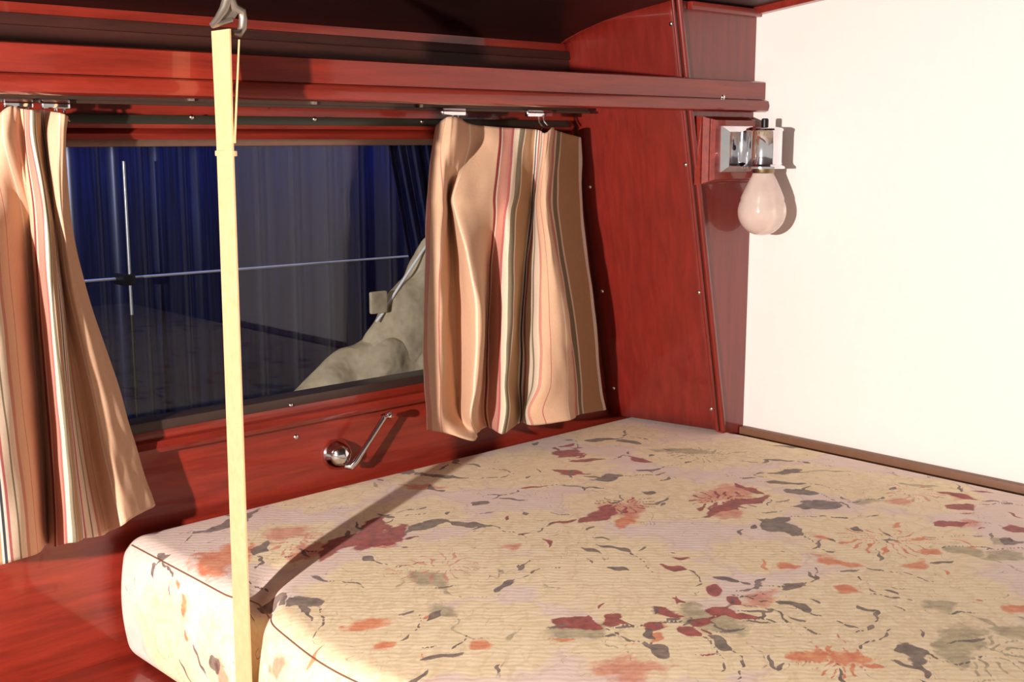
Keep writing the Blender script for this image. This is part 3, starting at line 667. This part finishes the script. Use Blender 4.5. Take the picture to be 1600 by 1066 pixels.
# ------------------------------------------------------------------ outside the window
YO = 2.15
P = []
for i in range(700):
    X = -1.2+6.0*i/699; row = []
    ph = (X*1.0) % .085; yy = YO+(.0 if ph < .045 else .012*math.sin((ph-.045)/.040*math.pi))
    for j in range(5): row.append((X, yy, -ZC+j*.55))
    P.append(row)
grid('corrugated_sheet', P, M['shed'], thick=.002, label='dark blue ribbed sheet wall outside behind the window glass', cat='sheet wall')
mb = MB(); mb.box(-1.2, 4.8, YW+.1, YO+.2, -ZC-.02, -ZC); mb.build('ground', M['floor'], kind='structure')
a = at(100, 442, 1, 2.05); b = at(612, 407, 1, 2.05)
z_ = (a.z+b.z)/2
mb = MB(); mb.tube([(a.x-1.2, 2.05, a.z), (a.x, 2.05, a.z), (b.x+.9, 2.05, b.z)], .0026, 10)
mb.build('rail', M['galv'], label='thin pale horizontal rail outside behind the window glass', cat='rail')
a = at(193, 252, 1, 2.03)
zl = at(205, 492, 1, 2.03).z
pt = thing('pole', (a.x, 2.03, -ZC), 'slim upright metal pole crossing the rail outside the window', 'pole')
mb = MB(); mb.tube([(a.x, 2.03, zl), (a.x, 2.03, a.z)], .0028, 10); mb.build('bright_tube', M['galv'], pt)
mb = MB(); mb.tube([(a.x, 2.03, -ZC), (a.x, 2.03, zl)], .0040, 10); mb.build('dark_tube', M['blackm'], pt, label='black lower tube')
c = at(198, 437, 1, 2.03); mb = MB(); mb.box(c.x-.012, c.x+.012, 2.018, 2.06, c.z-.010, c.z+.010, .003); mb.build('clamp', M['blackm'], label='black clamp joining the slim pole to the rail outside', cat='clamp')
# hanging pleated tarp
P = []
for i in range(160):
    f = i/159; row = []
    for j in range(24):
        g = j/23; yy = 235+330*g; xx = 603+f*190+(60-25*f)*g
        p = at(xx, yy-30, 1, 1.75+.012*math.sin(f*55)+.006*math.sin(f*23+g*3)); row.append(tuple(p))
    row.append((row[-1][0]+.03, row[-1][1], -ZC+.002))
    P.append(row)
grid('tarpaulin', P, M['tarp'], thick=.001, label='dark blue pleated sheet hanging outside beside the striped right curtain', cat='tarpaulin')
# khaki jacket added beyond the glass in place of a reflection in the pane
jk = thing('jacket', (1.15, 1.5, -.5), 'khaki jacket with white piping added behind the lower right window glass in place of a reflection', 'jacket')
YJ = 1.42
def loft(path, radii, seed, n=40, m=70, flat=.55):
    mb = MB(); pp = [at(x, y, 1, YJ) for x, y in path]
    C = np.stack([spline([p[k] for p in pp], m) for k in range(3)], 1); Rr = spline(radii, m); vs = []; fs = []
    for i in range(m):
        t = Vector(C[min(i+1, m-1)]-C[max(i-1, 0)]).normalized(); b = Vector((0, -1, 0)); a = t.cross(b).normalized()
        for k in range(n):
            an = 2*math.pi*k/n
            r = Rr[i]*(1+.16*noise.noise(Vector((i*.13+seed, math.cos(an)*1.5, math.sin(an)*1.5)))+.05*math.sin(i*.42+3*math.cos(an)+seed+2*noise.noise(Vector((i*.08, seed, math.sin(an))))))
            vs.append(Vector(C[i])+a*math.cos(an)*r+b*math.sin(an)*r*flat)
    for i in range(m-1):
        for k in range(n): fs.append([i*n+k, i*n+(k+1) % n, (i+1)*n+(k+1) % n, (i+1)*n+k])
    fs += [list(range(n))[::-1], [(m-1)*n+k for k in range(n)]]
    mb.add(vs, fs); return mb
mb = loft([(430, 690), (505, 650), (590, 620), (690, 600), (800, 600)], [.030, .066, .092, .11, .12], 2.0); SL = mb; mb.build('sleeve', M['khaki'], jk, auto=False)
mb = loft([(575, 640), (622, 560), (676, 478), (728, 400), (776, 335)], [.055, .068, .072, .07, .06], 5.0); mb.build('body', M['khaki'], jk, auto=False)
mb = MB(); mb.tube([tuple(at(x, y, 1, YJ-.012)) for x, y in ((588, 503), (598, 490), (616, 460), (638, 426), (660, 393), (690, 350))], .0020, 8); mb.build('piping', M['cord'], jk)
p = at(590, 472, 1, YJ-.02); mb = MB(); mb.box(p.x-.014, p.x+.016, p.y-.004, p.y+.003, p.z-.017, p.z+.016, .003); o = mb.build('shoulder_tab', M['khaki'], jk)
zj = min(v[2] for v in SL.v if abs(v[0]-1.16) < .03)-.003
mb = MB(); mb.tube([(1.16, 1.42, -ZC), (1.16, 1.42, zj)], .014, 14); mb.lathe((1.16, 1.42, -ZC), [(0, .03), (.14, .025), (.15, 0)])
mb.build('coat_stand', M['blackm'], label='black coat stand outside the window under the khaki jacket', cat='stand')
for o in sc.objects:
    if '_w' in o: del o['_w']
